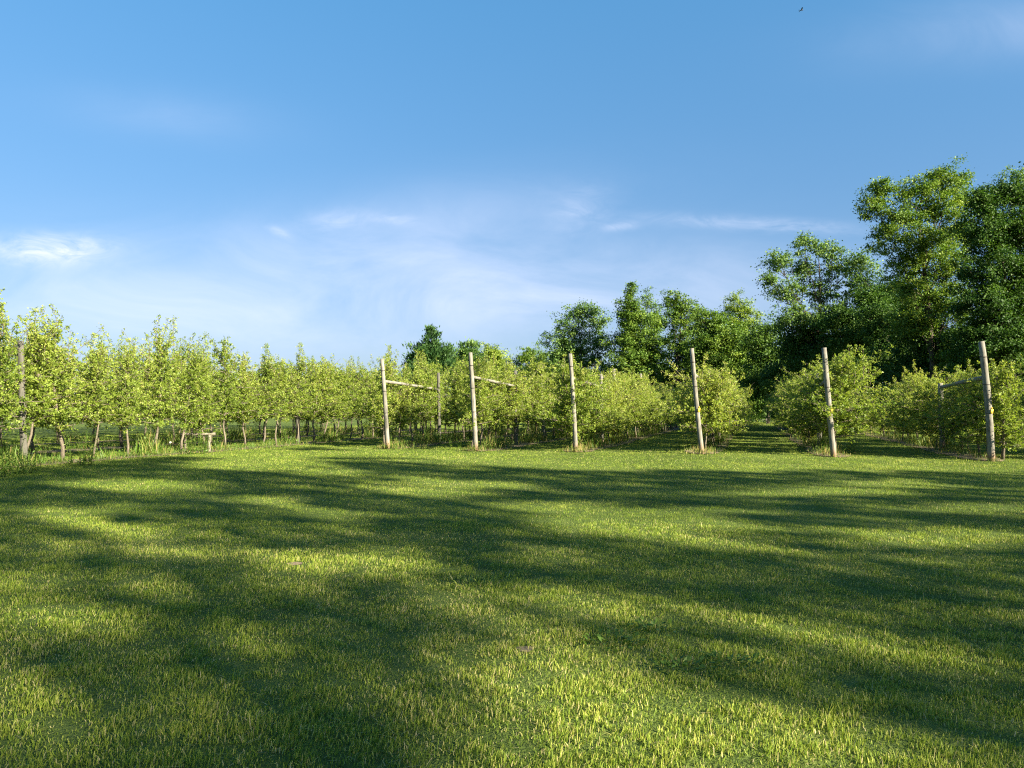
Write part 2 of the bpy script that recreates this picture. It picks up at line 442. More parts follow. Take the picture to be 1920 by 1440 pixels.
    S = np.array([s[0] for s in spots]); D = np.array([s[1] for s in spots]); sh = np.array([s[2] for s in spots])
    per = 14
    S, D, sh = np.repeat(S, per, 0), np.repeat(D, per, 0), np.repeat(sh, per)
    keep_ = rng.random(len(S)) < np.where(sh == 1, 0.62, 1.0); m_ = len(keep_)
    n = len(S)
    dirs = D * 0.7 + rng.normal(0, 0.75, (n, 3)); dirs[:, 2] += 0.05
    up = rng.normal(0, 0.9, (n, 3)) + np.array([0, 0, 0.8])
    L = rng.uniform(0.038, 0.074, n) * np.where(sh == 1, 0.85, 1)
    clump = np.repeat(rng.normal(0, 0.10, n // per), per)
    tint = np.clip(0.40 + clump + rng.normal(0, 0.08, n) + 0.12 * sh + 0.10 * (S[:, 2] / H - 0.5) * 2 * 0.5, 0, 0.8)
    tint = np.where(rng.random(n) < 0.02, 0.95, tint)
    cr = MB(); cr.leaves(jit(S, 0.026)[keep_], dirs[keep_], up[keep_], L[keep_], (L * rng.uniform(0.52, 0.68, n))[keep_], 0.16, tint[keep_])
    rng = keep
    return tr.mesh('trunk', M['apple_bark'], True), cr.mesh('crown', M['apple_leaf'])

PROTO = {st: [apple_proto(st, 10 * i + s) for s in range(n)] for i, (st, n) in enumerate((('tall', 8), ('mid', 6), ('bush', 6), ('wide', 6)))}

ORD = ['first', 'second', 'third', 'fourth', 'fifth', 'sixth', 'seventh', 'eighth', 'ninth', 'tenth', 'eleventh', 'twelfth', 'thirteenth', 'fourteenth', 'fifteenth', 'sixteenth', 'seventeenth', 'eighteenth']
POSTN = {1: 'leftmost braced post', 2: 'second braced post from left', 3: 'third braced post from left', 4: 'fourth braced post from left', 5: 'fifth braced post from left', 6: 'rightmost braced post'}
n_trees = 0
rng = np.random.default_rng(21)
for k, (u, pv, v0, v1, sp, st) in ROWS.items():
    v = v0; idx = 0
    while v <= v1:
        if k in (5, 6) and idx > 1 and rng.random() < 0.30: v += sp
        off = 0.0
        if pv and v < pv + 5.2 and k != 4: off = {1: -0.55, 2: -0.50, 3: -0.20, 5: 0.15, 6: 0.50}[k]
        if k == 0 and abs(v - 12.5) < 1.3: off = 0.10 if v < 12.5 else -0.1
        xy = row_xy(u + off + rng.normal(0, 0.07), v)
        t_mesh, c_mesh = PROTO[st][rng.integers(len(PROTO[st]))]
        first = 'apple trees in the long row on the left' if k == 0 else ('apple trees in the rows beyond the long left row' if k < 0 else ('apple trees in the last row at the right edge' if k == 7 else 'apple trees in the row behind the ' + POSTN[k]))
        if k == 0:
            if idx < len(ORD): lab = 'slim apple tree, %s from the left edge in the long front row' % ORD[idx]
            else: lab = 'slim apple tree far along the long front row, past the grey stake'
        elif k < 0:
            lab = 'slim apple tree glimpsed through the trunks of the long left row' if k == -1 else 'slim apple tree two rows beyond the long left row'
        elif k == 7:
            lab = 'bushy shaded apple tree in the row right of the rightmost braced post'
        else:
            look = {'mid': 'sunlit apple tree', 'bush': 'bushy yellow-green apple tree', 'wide': 'wide leafy apple tree'}[st]
            if idx < 8: lab = '%s, %s in line behind the %s' % (look, ORD[idx], POSTN[k])
            else: lab = '%s deep in the row behind the %s' % (look, POSTN[k])
        e = empty('apple_tree', (xy[0], xy[1], float(terrain(*xy))), lab, 'apple tree', first)
        e.rotation_euler = (rng.normal(0, 0.025), rng.normal(0, 0.025), rng.random() * 6.283)
        s = rng.uniform(0.92, 1.08)
        if k == 0 and v < 16: s *= 0.98
        if k == 7: s *= 0.84
        if k == 6: s *= 0.93
        if idx == 0 and k > 2: s *= 1.08
        e.scale = (s * rng.uniform(0.94, 1.06), s * rng.uniform(0.94, 1.06), s * rng.uniform(0.88, 1.14 if k < 4 else 1.04))
        for nm, me in (('trunk', t_mesh), ('crown', c_mesh)):
            o = bpy.data.objects.new(nm, me); C.objects.link(o); o.parent = e
        v += sp * rng.uniform(0.82, 1.18); idx += 1; n_trees += 1
print('apple trees', n_trees)

# rows still farther back on the left: one mass
def far_rows():
    mb = MB()
    for u in (-28.5, -32.4, -36.3):
        for v in np.arange(12, 46, 1.1):
            xy = row_xy(u, v); n = 420
            z = 0.8 + 2.5 * rng.random(n); r = 0.7 * (1.15 - 0.6 * (z - 0.8) / 2.5) * np.sqrt(rng.random(n)); a = rng.random(n) * 6.28
            P = np.column_stack([xy[0] + r * np.cos(a), xy[1] + r * np.sin(a), z])
            L = rng.uniform(0.12, 0.2, n)
            mb.leaves(P, rng.normal(0, 1, (n, 3)), rng.normal(0, .5, (n, 3)) + [0, 0, 1], L, L * 0.6, 0.15, np.clip(rng.normal(0.45, 0.14, n), 0, .8))
    return mb
tag(far_rows().obj('orchard_foliage', M['apple_leaf']), 'mass of apple foliage in the farthest left rows', 'orchard foliage', kind='stuff')

# ------------------------------------------------------------------ trellis posts
def post_mesh(h, r, lean, mat, seed):
    mb = MB(); zs = np.linspace(-0.12, h, 12)
    bow = rng.normal(0, 0.012, 2)
    pts = np.column_stack([lean[0] * zs + bow[0] * np.sin(zs / h * PI), lean[1] * zs + bow[1] * np.sin(zs / h * PI), zs])
    rad = np.linspace(r * 1.08, r * 0.92, 12) * (1 + rng.normal(0, 0.02, 12)); rad[-1] *= 0.93
    mb.tube(pts, rad, 16, wob=0.05)
    return mb, pts
def wrap(pts, z, r):
    mb = MB(); c = [np.interp(z, pts[:, 2], pts[:, i]) for i in range(3)]
    th = np.linspace(0, 2 * PI, 17)
    for dz in (0, 0.012):
        mb.tube(np.column_stack([c[0] + (r + .004) * np.cos(th), c[1] + (r + .004) * np.sin(th), z + dz + 0.012 * np.sin(th)]), 0.0045, 5, cap=False)
    return mb

BR = {  # row: base pixel, top pixel, brace length, tag?, label
    1: ((728, 845), (716, 673), 4.3, False, 'pale weathered end brace standing leftmost in the line, long rail running right'),
    2: ((893, 843), (882, 661), 4.2, False, 'pale end brace between the leftmost one and the third, rail to its right'),
    3: ((1080, 847), (1069, 663), 4.3, False, 'pale end brace third from the left, short rail showing before a bushy tree'),
    4: ((1315, 848), (1297, 653), 4.3, True, 'leaning end brace in front of a rounded apple bush left of the open alley'),
    5: ((1562, 854), (1545, 652), 4.6, True, 'leaning grey end brace with yellow tag just right of the open alley'),
    6: ((1858, 852), (1840, 640), 5.4, True, 'grey end brace farthest right with thick rail running left and yellow tag'),
}
for k, (bp, tp, L, tg, lab) in BR.items():
    u, pv = ROWS[k][0], ROWS[k][1]
    xy = row_xy(u, pv)
    base = np.array([xy[0], xy[1], float(terrain(*xy))])
    top = at_depth(tp[0], tp[1], xy[1] - 0.10)
    h = top[2] - base[2]; lean = (top[:2] - base[:2]) / h
    e = empty('trellis_brace', base, lab, 'trellis post', 'braced end posts of the orchard rows')
    r = {1: 0.072, 2: 0.074, 3: 0.068, 4: 0.070, 5: 0.078, 6: 0.090}[k]
    mb, pts = post_mesh(h, r, lean, M['post'], k)
    p = mb.obj('post', M['post'] if k < 5 else M['post'], e, True)
    for z in (h * 0.40, h * 0.64, h * 0.87): wrap(pts, z, r).obj('wire_wrap', M['wire'], p, True)
    if tg:
        z = h * 0.415; c = np.array([np.interp(z, pts[:, 2], pts[:, i]) for i in range(3)])
        d = -np.array([base[0], base[1], 0]) / np.hypot(base[0], base[1]); d = d * 0.8 + np.array([0.6, 0, 0]); d /= np.linalg.norm(d); s = np.array([-d[1], d[0], 0])
        tb = MB(); tb.box(c + d * (r + 0.012), d * 0.004, s * 0.042, np.array([0, 0, 0.062]) + d * 0.012)
        tb.box(c + d * (r + 0.014) + np.array([0, 0, 0.088]), d * 0.006, s * 0.012, np.array([0, 0, 0.026]))
        tb.obj('tag', M['tag'], p)
    ih = 2.78 + rng.uniform(-0.1, 0.1) - (0.35 if k == 6 else 0)
    ib = np.array([*(RD * L), 0.0])
    mb2, pts2 = post_mesh(ih, r * 0.95, lean * 0.3, M['post'], k + 10)
    for a_ in range(len(mb2.v)): mb2.v[a_] = mb2.v[a_] + ib.astype(np.float32)
    p2 = mb2.obj('post', M['grey_post'] if k < 3 else M['post'], e, True)
    z0, z1 = h * 0.755, min(h * 0.70, ih - 0.35)
    if k >= 5: z0 = h * 0.70; z1 = h * 0.665
    c0 = np.array([np.interp(z0, pts[:, 2], pts[:, i]) for i in range(3)]); c1 = ib + np.array([*(lean * 0.3 * z1), z1])
    dd = (c1 - c0) / np.linalg.norm(c1 - c0)
    rb = MB(); rr = {1: 0.050, 2: 0.048, 3: 0.052, 4: 0.05, 5: 0.06, 6: 0.064}[k]
    tt = np.linspace(0.08, np.linalg.norm(c1 - c0) - 0.08, 7)[:, None]
    rb.tube(c0 + dd * tt + rng.normal(0, 0.004, (7, 3)), np.linspace(rr * 1.05, rr * 0.95, 7), 12, wob=0.06)
    rb.obj('rail', M['post'], e, True)

# line posts inside the rows
LINE = [(0, 12.5, 3.0, 'grey_post', 'mossy grey post rising through the leaves at the left edge'),
        (0, 23.4, 2.9, 'grey_post', 'grey stake among the trunks midway along the long left row'),
        (0, 33.5, 2.9, 'grey_post', 'grey stake in the far part of the long left row'),
        (1, 30.2, 2.85, 'grey_post', 'grey line post within the row behind the leftmost brace'),
        (2, 29.6, 3.0, 'post', 'pale line post rising over the foliage behind the second brace'),
        (3, 29.5, 3.1, 'post', 'pale line post top showing over the bushes behind the third brace'),
        (3, 37.0, 3.2, 'post', 'pale line post farther along the row behind the third brace'),
        (4, 33.0, 2.95, 'post', 'pale line post hidden in the row behind the fourth brace'),
        (5, 33.0, 2.95, 'post', 'pale line post hidden in the row behind the fifth brace')]
for k, v, h, m_, lab in LINE:
    xy = row_xy(ROWS[k][0] + (0.05 if v != 12.5 else 0.03), v)
    e = empty('line_post', (xy[0], xy[1], float(terrain(*xy))), lab, 'trellis post', 'line posts inside the apple rows')
    mb, pts = post_mesh(h, 0.075 if v != 12.5 else 0.072, (-0.045, -0.02), M[m_], 50)
    p = mb.obj('post', M[m_], e, True)
    for z in (h * 0.36, h * 0.68): wrap(pts, z, 0.076 if v != 12.5 else 0.074).obj('wire_wrap', M['wire'], e, True)

# ------------------------------------------------------------------ tall weeds along the rows, brush, single plants
def weeds():
    mb = MB()
    for k, (u, pv, v0, v1, sp, st) in ROWS.items():
        dens = {0: 420, -2: 160, -1: 260, 1: 260, 2: 170, 3: 150, 4: 150, 5: 150, 6: 130, 7: 90}[k]
        a0 = (pv or v0) - 0.35; a1 = min(v1, a0 + 26)
        n = int((a1 - a0) * dens)
        v = a0 + (a1 - a0) * rng.random(n) ** 1.15
        uu = u + rng.normal(0, 0.26, n)
        if k == 0: uu = u + 0.12 + rng.normal(0, 0.33, n)
        xy = RD[None] * v[:, None] + RN[None] * uu[:, None]
        c = vnoise(xy[:, 0], xy[:, 1], 0.8, 21)
        keep = rng.random(n) < np.clip(c * 1.7 - 0.25, 0.05, 1)
        xy, c, uu, v = xy[keep], c[keep], uu[keep], v[keep]; n = len(xy)
        h = (0.12 + 0.42 * np.clip(c - 0.3, 0, 1) * 2 * rng.random(n)) * np.exp(-((uu - u) / 0.55) ** 2) * (0.35 + 0.65 * np.clip((v - a0) / 1.6, 0, 1)) + 0.05
        z = terrain(xy[:, 0], xy[:, 1])
        az = rng.random(n) * 6.28; ln = 0.15 + 0.35 * rng.random(n)
        d = np.column_stack([np.cos(az) * ln, np.sin(az) * ln, np.ones(n)])
        t = np.clip(0.42 + 0.4 * (c - 0.5) + rng.normal(0, 0.16, n), 0, 0.8)
        t = np.where(rng.random(n) < np.where(v - a0 < 1.2, 0.5, 0.2) * (1 if k else 0.6), 0.93, t)
        mb.leaves(np.column_stack([xy, z]), d, rng.normal(0, 1, (n, 3)), h * 1.15, np.maximum(0.010, h * 0.04) * (0.8 + 0.8 * rng.random(n)), 0.1, t)
        # leafy weeds
        m = n // 3; i_ = rng.integers(0, n, m)
        b = np.column_stack([xy[i_], z[i_] + h[i_] * rng.random(m)])
        L = rng.uniform(0.04, 0.09, m)
        mb.leaves(b + rng.normal(0, 0.03, (m, 3)) * [1, 1, .4], rng.normal(0, 1, (m, 3)) + [0, 0, .3], rng.normal(0, .4, (m, 3)) + [0, 0, 1], L, L * .55, .1, np.clip(rng.normal(.4, .15, m), 0, .8))
    return mb
tag(weeds().obj('tall_weeds', M['weed']), 'tall green and dry weeds growing along the tree rows', 'weeds', kind='stuff')

def weed_plant(px, py, h, w, n, lab, mat='weed', group='tall weed clumps by the rows', dead=0.05):
    x, y = ground_at(px, py); z = float(terrain(x, y))
    e = empty('weed_clump', (x, y, z), lab, 'weed', group)
    st, lf = MB(), MB()
    for i_ in range(n):
        a = rng.random() * 6.28; r = w * 0.35 * math.sqrt(rng.random()); hh = h * rng.uniform(0.5, 1.05)
        p0 = np.array([r * math.cos(a), r * math.sin(a), -0.01]); ln = np.array([math.cos(a), math.sin(a)]) * w * 0.3 * rng.random()
        t = np.linspace(0, 1, 5)[:, None]
        sp = p0 + np.column_stack([ln[0] * t ** 1.6, ln[1] * t ** 1.6, hh * t])
        st.tube(sp, np.linspace(0.006, 0.002, 5), 4, cap=False, tint=0.4)
        m = max(8, int(hh * 46)); s = rng.random(m)
        P = np.column_stack([np.interp(s, t[:, 0], sp[:, c]) for c in range(3)])
        L = rng.uniform(0.05, 0.11, m) * (1.15 - 0.6 * s) * (0.5 + 0.5 * min(1.2, h))
        D = rng.normal(0, 1, (m, 3)); D[:, 2] = np.abs(D[:, 2]) * 0.7 + 0.2
        ti = np.clip(rng.normal(0.45, 0.16, m), 0, 0.8); ti = np.where(rng.random(m) < dead, 0.95, ti)
        lf.leaves(P, D, rng.normal(0, .5, (m, 3)) + [0, 0, 1], L, L * 0.32, 0.15, ti)
    st.obj('stem', M[mat], e); lf.obj('leaves', M[mat], e)
weed_plant(12, 893, 0.95, 0.7, 16, 'tall grassy weed clump at the left edge of the long row')
weed_plant(55, 888, 0.60, 0.6, 12, 'weed clump at the foot of the mossy grey post')
weed_plant(150, 872, 0.85, 0.7, 14, 'dark leafy weed clump between two trunks left of the log')
weed_plant(372, 851, 0.75, 1.0, 24, 'bright green weed clump growing around the pale log')
weed_plant(405, 844, 0.65, 0.5, 9, 'bright weed clump right of the pale log')
weed_plant(528, 834, 0.55, 0.8, 12, 'yellow-green weed clump left of the grey stake in the long row')
weed_plant(738, 842, 0.5, 0.4, 10, 'weed clump at the foot of the leftmost braced post')
weed_plant(1103, 842, 0.95, 0.5, 14, 'tall grassy weed clump between the third brace and a thick trunk')
weed_plant(1340, 842, 0.8, 0.8, 16, 'weed clump under the rounded apple bush left of the alley')
weed_plant(1590, 850, 0.55, 0.55, 12, 'small weed clump right of the fifth braced post', dead=0.15)
weed_plant(1795, 846, 0.6, 0.9, 14, 'weed clump under the rail of the rightmost brace', dead=0.1)
weed_plant(1090, 846, 0.25, 0.6, 14, 'low dry weed clump at the foot of the third braced post', dead=0.6)
weed_plant(1322, 848, 0.25, 0.7, 16, 'low dry weed clump at the foot of the fourth braced post', dead=0.6)
weed_plant(775, 842, 0.30, 1.3, 22, 'low dry weed clump right of the leftmost braced post', dead=0.5)
weed_plant(860, 838, 0.45, 1.2, 22, 'dark low weed clump left of the second braced post')
weed_plant(940, 840, 0.40, 1.6, 26, 'brown dry brush clump right of the second braced post', dead=0.7)

def lawn_weed(px, py, r, n, lab, long=False):
    x, y = ground_at(px, py); z = float(terrain(x, y))
    mb = MB(); a = rng.random(n) * 6.28; rr = r * np.sqrt(rng.random(n))
    P = np.column_stack([rr * np.cos(a), rr * np.sin(a), 0.012 + 0.03 * rng.random(n)])
    D = np.column_stack([np.cos(a), np.sin(a), (0.7 if not long else 1.6) * rng.random(n) + 0.25]) + rng.normal(0, .3, (n, 3))
    L = rng.uniform(0.025, 0.045, n) * (1.15 if long else 1)
    mb.leaves(P, D, rng.normal(0, .3, (n, 3)) + [0, 0, 1], L, L * (0.13 if long else .5), .12, np.clip(rng.normal(.5, .22, n), 0, 1))
    e = empty('lawn_weed', (x, y, z), lab, 'weed', 'broad-leaved weeds in the lawn')
    mb.obj('leaves', M['grass'] if long else M['broad_leaf'], e)
lawn_weed(1150, 1222, 0.17, 90, 'broad-leaved weed patch in the shaded lawn right of the brown spot')
lawn_weed(1375, 1262, 0.15, 80, 'broad-leaved weed patch at the shadow edge of the near lawn')
lawn_weed(1275, 1268, 0.12, 55, 'small broad-leaved weed patch left of the larger one at the shadow edge')
lawn_weed(1230, 1195, 0.14, 55, 'small broad-leaved weed patch behind the brown spot in the lawn')
lawn_weed(562, 1050, 0.15, 200, 'dark rank grass tuft beside the small bare hole', True)
lawn_weed(900, 1108, 0.28, 280, 'longer grass tuft behind a dark dip in the lawn', True)
for (px, py, r), (x, y, _) in zip(WORN, WORN_XY):
    mb = MB(); n = 26; th = np.arange(n) * 2 * PI / n; q = r * (0.8 + 0.4 * rng.random(n))
    z = float(terrain(x, y)) + 0.006
    V = np.vstack([np.column_stack([x + q * np.cos(th), y + q * np.sin(th), np.full(n, z)]), [[x, y, z + 0.006]]])
    V[:n, 2] = terrain(V[:n, 0], V[:n, 1]) + 0.004
    mb.add(V, None, [(i_, (i_ + 1) % n, n) for i_ in range(n)])
    tag(mb.obj('bare_soil', M['soil']), kind='structure')

# pale log on a stump beneath the long row
x, y = ground_at(372, 846)
e = empty('low_log_rail', (x, y, float(terrain(x, y))), 'pale lichen-covered log resting level on short stumps under the long row', 'log')
mb = MB(); t = np.linspace(-0.55, 0.5, 9)
mb.tube(np.column_stack([t, 0.06 * np.sin(t * 3), 0.55 + 0.016 * rng.normal(0, 1, 9)]), 0.036 + 0.010 * rng.random(9), 10, wob=0.2); mb.obj('log', M['log'], e, True)
for xx, mm in ((0.34, 'log'), (-0.42, 'apple_bark')):
    mb = MB(); zz = np.linspace(-0.08, 0.525, 6); mb.tube(np.column_stack([np.full(6, xx) + rng.normal(0, .008, 6), np.zeros(6), zz]), 0.042 + 0.008 * rng.random(6), 9, wob=0.2); mb.obj('stump', M[mm], e, True)

# seed head
x, y = ground_at(319, 852)
e = empty('dandelion', (x, y, float(terrain(x, y))), 'white dandelion seed head left of the pale log', 'flower')
mb = MB(); mb.tube([(0, 0, 0), (0.01, 0, 0.2), (0.0, 0, 0.36)], 0.003, 5, tint=0.4); mb.obj('stem', M['weed'], e)
mb = MB(); n = 160; d = rng.normal(0, 1, (n, 3)); d /= np.linalg.norm(d, axis=1)[:, None]
mb.leaves(np.array([[0, 0, 0.36]]) + d * 0.008, d, rng.normal(0, 1, (n, 3)), np.full(n, 0.024), np.full(n, 0.008), .1, .5); mb.obj('seed_head', M['seed'], e)

# pale pole across the end of the alley
p0, p1 = at_depth(1384, 792, 66), at_depth(1438, 792, 68)
e = empty('pole_barrier', (p0[0], p0[1], 0), 'low pale pole across the far end of the open alley', 'barrier')
p0, p1 = p0 - np.array(e.location), p1 - np.array(e.location)
mb = MB(); zt = 0.42; mb.tube([(0, 0, zt), ((p1 + p0)[0] / 2, (p1 + p0)[1] / 2, zt), (p1[0], p1[1], zt)], 0.03, 8); mb.obj('pole', M['grey_post'], e, True)
for q in (p0, p1):
    mb = MB(); mb.tube([(q[0], q[1] + .1, -0.1), (q[0], q[1] + .1, 0.62)], 0.05, 8); mb.obj('upright', M['grey_post'], e, True)

# bird high in the sky
c = at_depth(1503, 19, 62)
e = empty('bird', c, 'small dark bird flying high in the blue sky', 'bird')
mb = MB(); t = np.linspace(-1, 1, 9); mb.tube(np.column_stack([t * 0.16, 0 * t, 0.02 * t]), 0.045 * np.sqrt(np.clip(1 - (t * .97) ** 2, 0.02, 1)), 8)
for s in (-1, 1):
    mb.add([(0.07, 0, .02), (-0.05, 0, .02), (-0.10, s * .22, .07), (0.02, s * .24, .09), (-0.10, s * .42, .04), (0.04, 0, -0.005), (-0.04, 0, -0.005)],
           [(0, 1, 2, 3)], [(3, 2, 4), (0, 3, 5), (1, 6, 2)])
mb.add([(-0.14, 0, 0), (-0.27, .05, 0.01), (-0.28, 0, 0.0), (-0.27, -.05, 0.01)], [(0, 1, 2, 3)])
mb.obj('body', M['bird'], e, True)

rng = np.random.default_rng(33)
# ------------------------------------------------------------------ forest trees
def broad_tree(name, Y, base_px, blobs, lab, cat='tree', leaf='tree_leaf', lsize=0.2, cl_r=0.55, per=46, dens=1.0, trunk_r=0.22, group=None, tint=0.45, spike=0.0, fork=0.35, lift=0.0):
    """blobs: (px, py, rx, ry, depth offset m): crown masses measured in the photograph, set at depth Y with their own thickness"""
    bx = at_depth(base_px, 766, Y)
    base = np.array([bx[0], bx[1], float(terrain(bx[0], bx[1]))])
    e = empty(name, base, lab, cat, group)
    tr, cr = MB(), MB()
    sc = Y / F
    BL = []
    for (px, py, rx, ry, dz) in blobs:
        c = at_depth(px, py, Y + dz) - base
        k = (Y + dz) / F
        BL.append((c, np.array([rx * k, (rx + ry) * 0.5 * k * 0.95, ry * k])))
    topz = max(c[2] + r[2] * 0.5 for c, r in BL)
    cen = np.mean([c for c, r in BL], 0)
    n = 8; t = np.linspace(0, 1, n)[:, None]
    tp = np.array([cen[0], cen[1], topz * 0.9])
    path = tp * t * np.array([1, 1, 1]); path[:, :2] *= t ** 1.3; path[1:-1, :2] += rng.normal(0, 0.12, (n - 2, 2)); path[0, 2] = -0.15
    rad = trunk_r * (1 - 0.85 * t[:, 0]); rad[0] *= 1.3
    tr.tube(path, rad, 9, wob=0.12)
    for c, r in BL:
        vol = r[0] * r[1] * r[2]
        ncl = max(8, int(dens * 7.5 * (vol ** (2 / 3)) / (cl_r ** 2)))
        # limb from trunk into the blob
        hz = max(0.6, min(c[2] * rng.uniform(0.5, 0.85), c[2] - 0.7 * abs(c[0] - cen[0]) - 0.4))
        s = np.array([np.interp(hz, path[:, 2], path[:, i_]) for i_ in range(3)])
        m = 6; tt = np.linspace(0, 1, m)[:, None]
        lp = s + (c - s) * tt + np.array([0, 0, 0.10]) * np.linalg.norm(c - s) * np.sin(tt * PI) * -0.6; lp[1:-1] += rng.normal(0, 0.10, (m - 2, 3))
        lr = max(0.025, trunk_r * 0.30 * min(1.2, r[0] / 2)); tr.tube(lp, np.linspace(lr, lr * 0.25, m), 6, cap=False)
        d = rng.normal(0, 1, (ncl, 3)); d /= np.linalg.norm(d, axis=1)[:, None]
        rr = rng.random(ncl) ** (1 / 2.6)
        rr = np.where(rng.random(ncl) < 0.14, rng.uniform(1.0, 1.38, ncl), rr)
        # a lumpy outline: bumps in direction space
        lump = 0.68 + 0.50 * vnoise(np.arctan2(d[:, 1], d[:, 0]) * 1.6 + c[0], d[:, 2] * 2.2 + c[2], 1.0, 41)
        pc = c + d * r * (rr * lump)[:, None]
        for q in range(ncl):
            if rr[q] > 0.45 and rng.random() < 0.22:
                st = lp[rng.integers(m // 2, m)]
                md = (st + pc[q]) / 2 + rng.normal(0, 0.12, 3)
                tr.tube([st, md, pc[q]], [lr * 0.22 + 0.008, 0.014, 0.007], 4, cap=False)
        k = rng.poisson(per * 1.55 * rng.uniform(0.35, 1.4, ncl), ncl)
        ci = np.repeat(np.arange(ncl), k); N = len(ci)
        cr_r = cl_r * rng.uniform(0.6, 1.35, ncl)
        o = rng.normal(0, 1, (N, 3)) * (cr_r[ci] * 0.5)[:, None] * np.array([1, 1, 0.62])
        P = pc[ci] + o
        out = d[ci] * np.array([1, 1, .6])
        if spike:
            D = out * 0.9 + np.array([0, 0, 1.1]) + rng.normal(0, 0.35, (N, 3))
            up = rng.normal(0, 1, (N, 3))
        else:
            D = out * 0.6 + rng.normal(0, 0.8, (N, 3)) + np.array([0, 0, -0.15])
            up = rng.normal(0, 0.6, (N, 3)) + np.array([0, 0, 0.9]) + out * 0.6
        L = lsize * 0.86 * rng.uniform(0.6, 1.4, N)
        ti = np.clip(tint + rng.normal(0, 0.12, ncl)[ci] + rng.normal(0, 0.10, N), 0, 1)
        cr.leaves(P, D, up, L, L * (0.62 if not spike else 0.34), 0.14, ti)
    tr.obj('trunk', M['tree_bark'], e, True); cr.obj('crown', M[leaf], e)
    return e

G1 = 'broadleaf trees in the wood beyond the orchard'
# far group left of centre
broad_tree('maple_tree', 98, 812, [(808, 642, 15, 18, 0), (796, 670, 30, 20, 0), (824, 668, 26, 20, 1), (812, 696, 46, 30, 0), (807, 624, 5, 12, 0)], 'dark spiky-topped tree standing apart, leftmost above the apple rows', leaf='blue_leaf', lsize=0.50, cl_r=0.8, per=52, dens=1.3, spike=1, tint=0.22, group='small trees beyond the orchard')
broad_tree('maple_tree', 102, 876, [(878, 660, 18, 18, 0), (872, 685, 28, 26, 0), (890, 690, 26, 26, 1), (876, 712, 34, 22, 0)], 'dark spiky tree touching a rounder lighter tree behind the second post', leaf='blue_leaf', lsize=0.46, cl_r=0.8, per=48, dens=1.3, spike=1, tint=0.30, group='small trees beyond the orchard')
broad_tree('round_tree', 104, 925, [(920, 668, 32, 22, 0), (935, 690, 30, 26, 1), (910, 695, 30, 26, 0)], 'rounded light green tree just right of the second post top', leaf='tree_leaf', lsize=0.28, cl_r=0.65, per=40, tint=0.72, group='small trees beyond the orchard')
broad_tree('round_tree', 104, 1000, [(1000, 672, 26, 20, 0), (985, 690, 26, 24, 0), (1018, 690, 24, 24, 1), (1000, 712, 36, 22, 0)], 'low bushy mid-green tree left of the tall wood', leaf='tree_leaf', lsize=0.32, cl_r=0.65, per=40, spike=0.5, tint=0.55, group='small trees beyond the orchard')
# wood, left to right
broad_tree('broadleaf_tree', 84, 1092, [(1092, 584, 34, 22, 0), (1062, 612, 30, 26, 0), (1118, 600, 26, 26, 1), (1045, 648, 24, 26, 0), (1085, 640, 36, 30, 1), (1122, 650, 26, 34, 0), (1050, 690, 30, 26, 0), (1095, 690, 40, 30, 0)], 'airy rounded tree with sky showing through, first of the tall wood from the left', leaf='blue_leaf', lsize=0.24, cl_r=0.62, per=34, dens=0.85, tint=0.5, group=G1)
broad_tree('broadleaf_tree', 80, 1192, [(1184, 542, 6, 12, 0), (1183, 560, 14, 16, 0), (1180, 584, 27, 22, 0), (1200, 610, 38, 30, 0), (1175, 640, 38, 30, 0), (1212, 655, 40, 32, 0), (1185, 690, 48, 34, 0)], 'dense cone-shaped green tree, second in the tall wood from the left', lsize=0.24, cl_r=0.62, per=52, dens=1.15, tint=0.5, group=G1)
broad_tree('broadleaf_tree', 92, 1224, [(1215, 560, 14, 18, 0), (1226, 590, 20, 26, 0), (1222, 630, 22, 26, 0)], 'thin pale treetop showing between the cone-shaped tree and its round neighbour', leaf='blue_leaf', lsize=0.22, cl_r=0.6, per=30, dens=0.8, tint=0.7, group=G1)
broad_tree('broadleaf_tree', 82, 1268, [(1262, 562, 24, 20, 0), (1290, 580, 28, 22, 0), (1262, 600, 30, 24, 0), (1296, 615, 26, 26, 1), (1270, 640, 30, 22, 0), (1290, 670, 26, 22, 1)], 'round open tree with dark trunk showing beneath, middle of the tall wood', lsize=0.23, cl_r=0.6, per=42, dens=0.95, trunk_r=0.28, tint=0.55, group=G1)
broad_tree('broadleaf_tree', 76, 1345, [(1330, 605, 26, 24, 0), (1318, 650, 36, 30, 0), (1355, 630, 34, 32, 0), (1345, 680, 50, 38, 0), (1380, 660, 34, 40, 0), (1340, 730, 50, 36, 0)], 'dense dark green tree left of the airy limbed tree', lsize=0.23, cl_r=0.6, per=56, dens=1.2, tint=0.45, group=G1)
broad_tree('broadleaf_tree', 84, 1392, [(1386, 568, 20, 20, 0), (1370, 592, 24, 22, 0), (1402, 596, 24, 26, 0), (1390, 630, 32, 30, 0), (1420, 640, 24, 30, 1)], 'pale green sunlit treetop right of the dense dark tree', lsize=0.22, cl_r=0.6, per=40, dens=0.95, tint=0.72, group=G1)
broad_tree('broadleaf_tree', 60, 1548, [(1510, 460, 24, 24, 0), (1552, 470, 24, 20, 0), (1462, 490, 34, 22, 0), (1505, 505, 32, 24, 1), (1570, 500, 30, 24, 0), (1612, 490, 24, 28, 0), (1440, 525, 24, 18, 0), (1475, 545, 34, 22, 0), (1540, 545, 36, 24, 1), (1605, 535, 34, 26, 0), (1630, 560, 24, 24, -1), (1480, 590, 36, 26, 0), (1530, 600, 40, 30, 0), (1590, 590, 40, 30, 0)], 'airy spreading tree with forked limbs against the sky, left of the tallest tree', leaf='blue_leaf', lsize=0.20, cl_r=0.5, per=34, dens=1.0, trunk_r=0.24, fork=0.42, tint=0.62, group=G1)
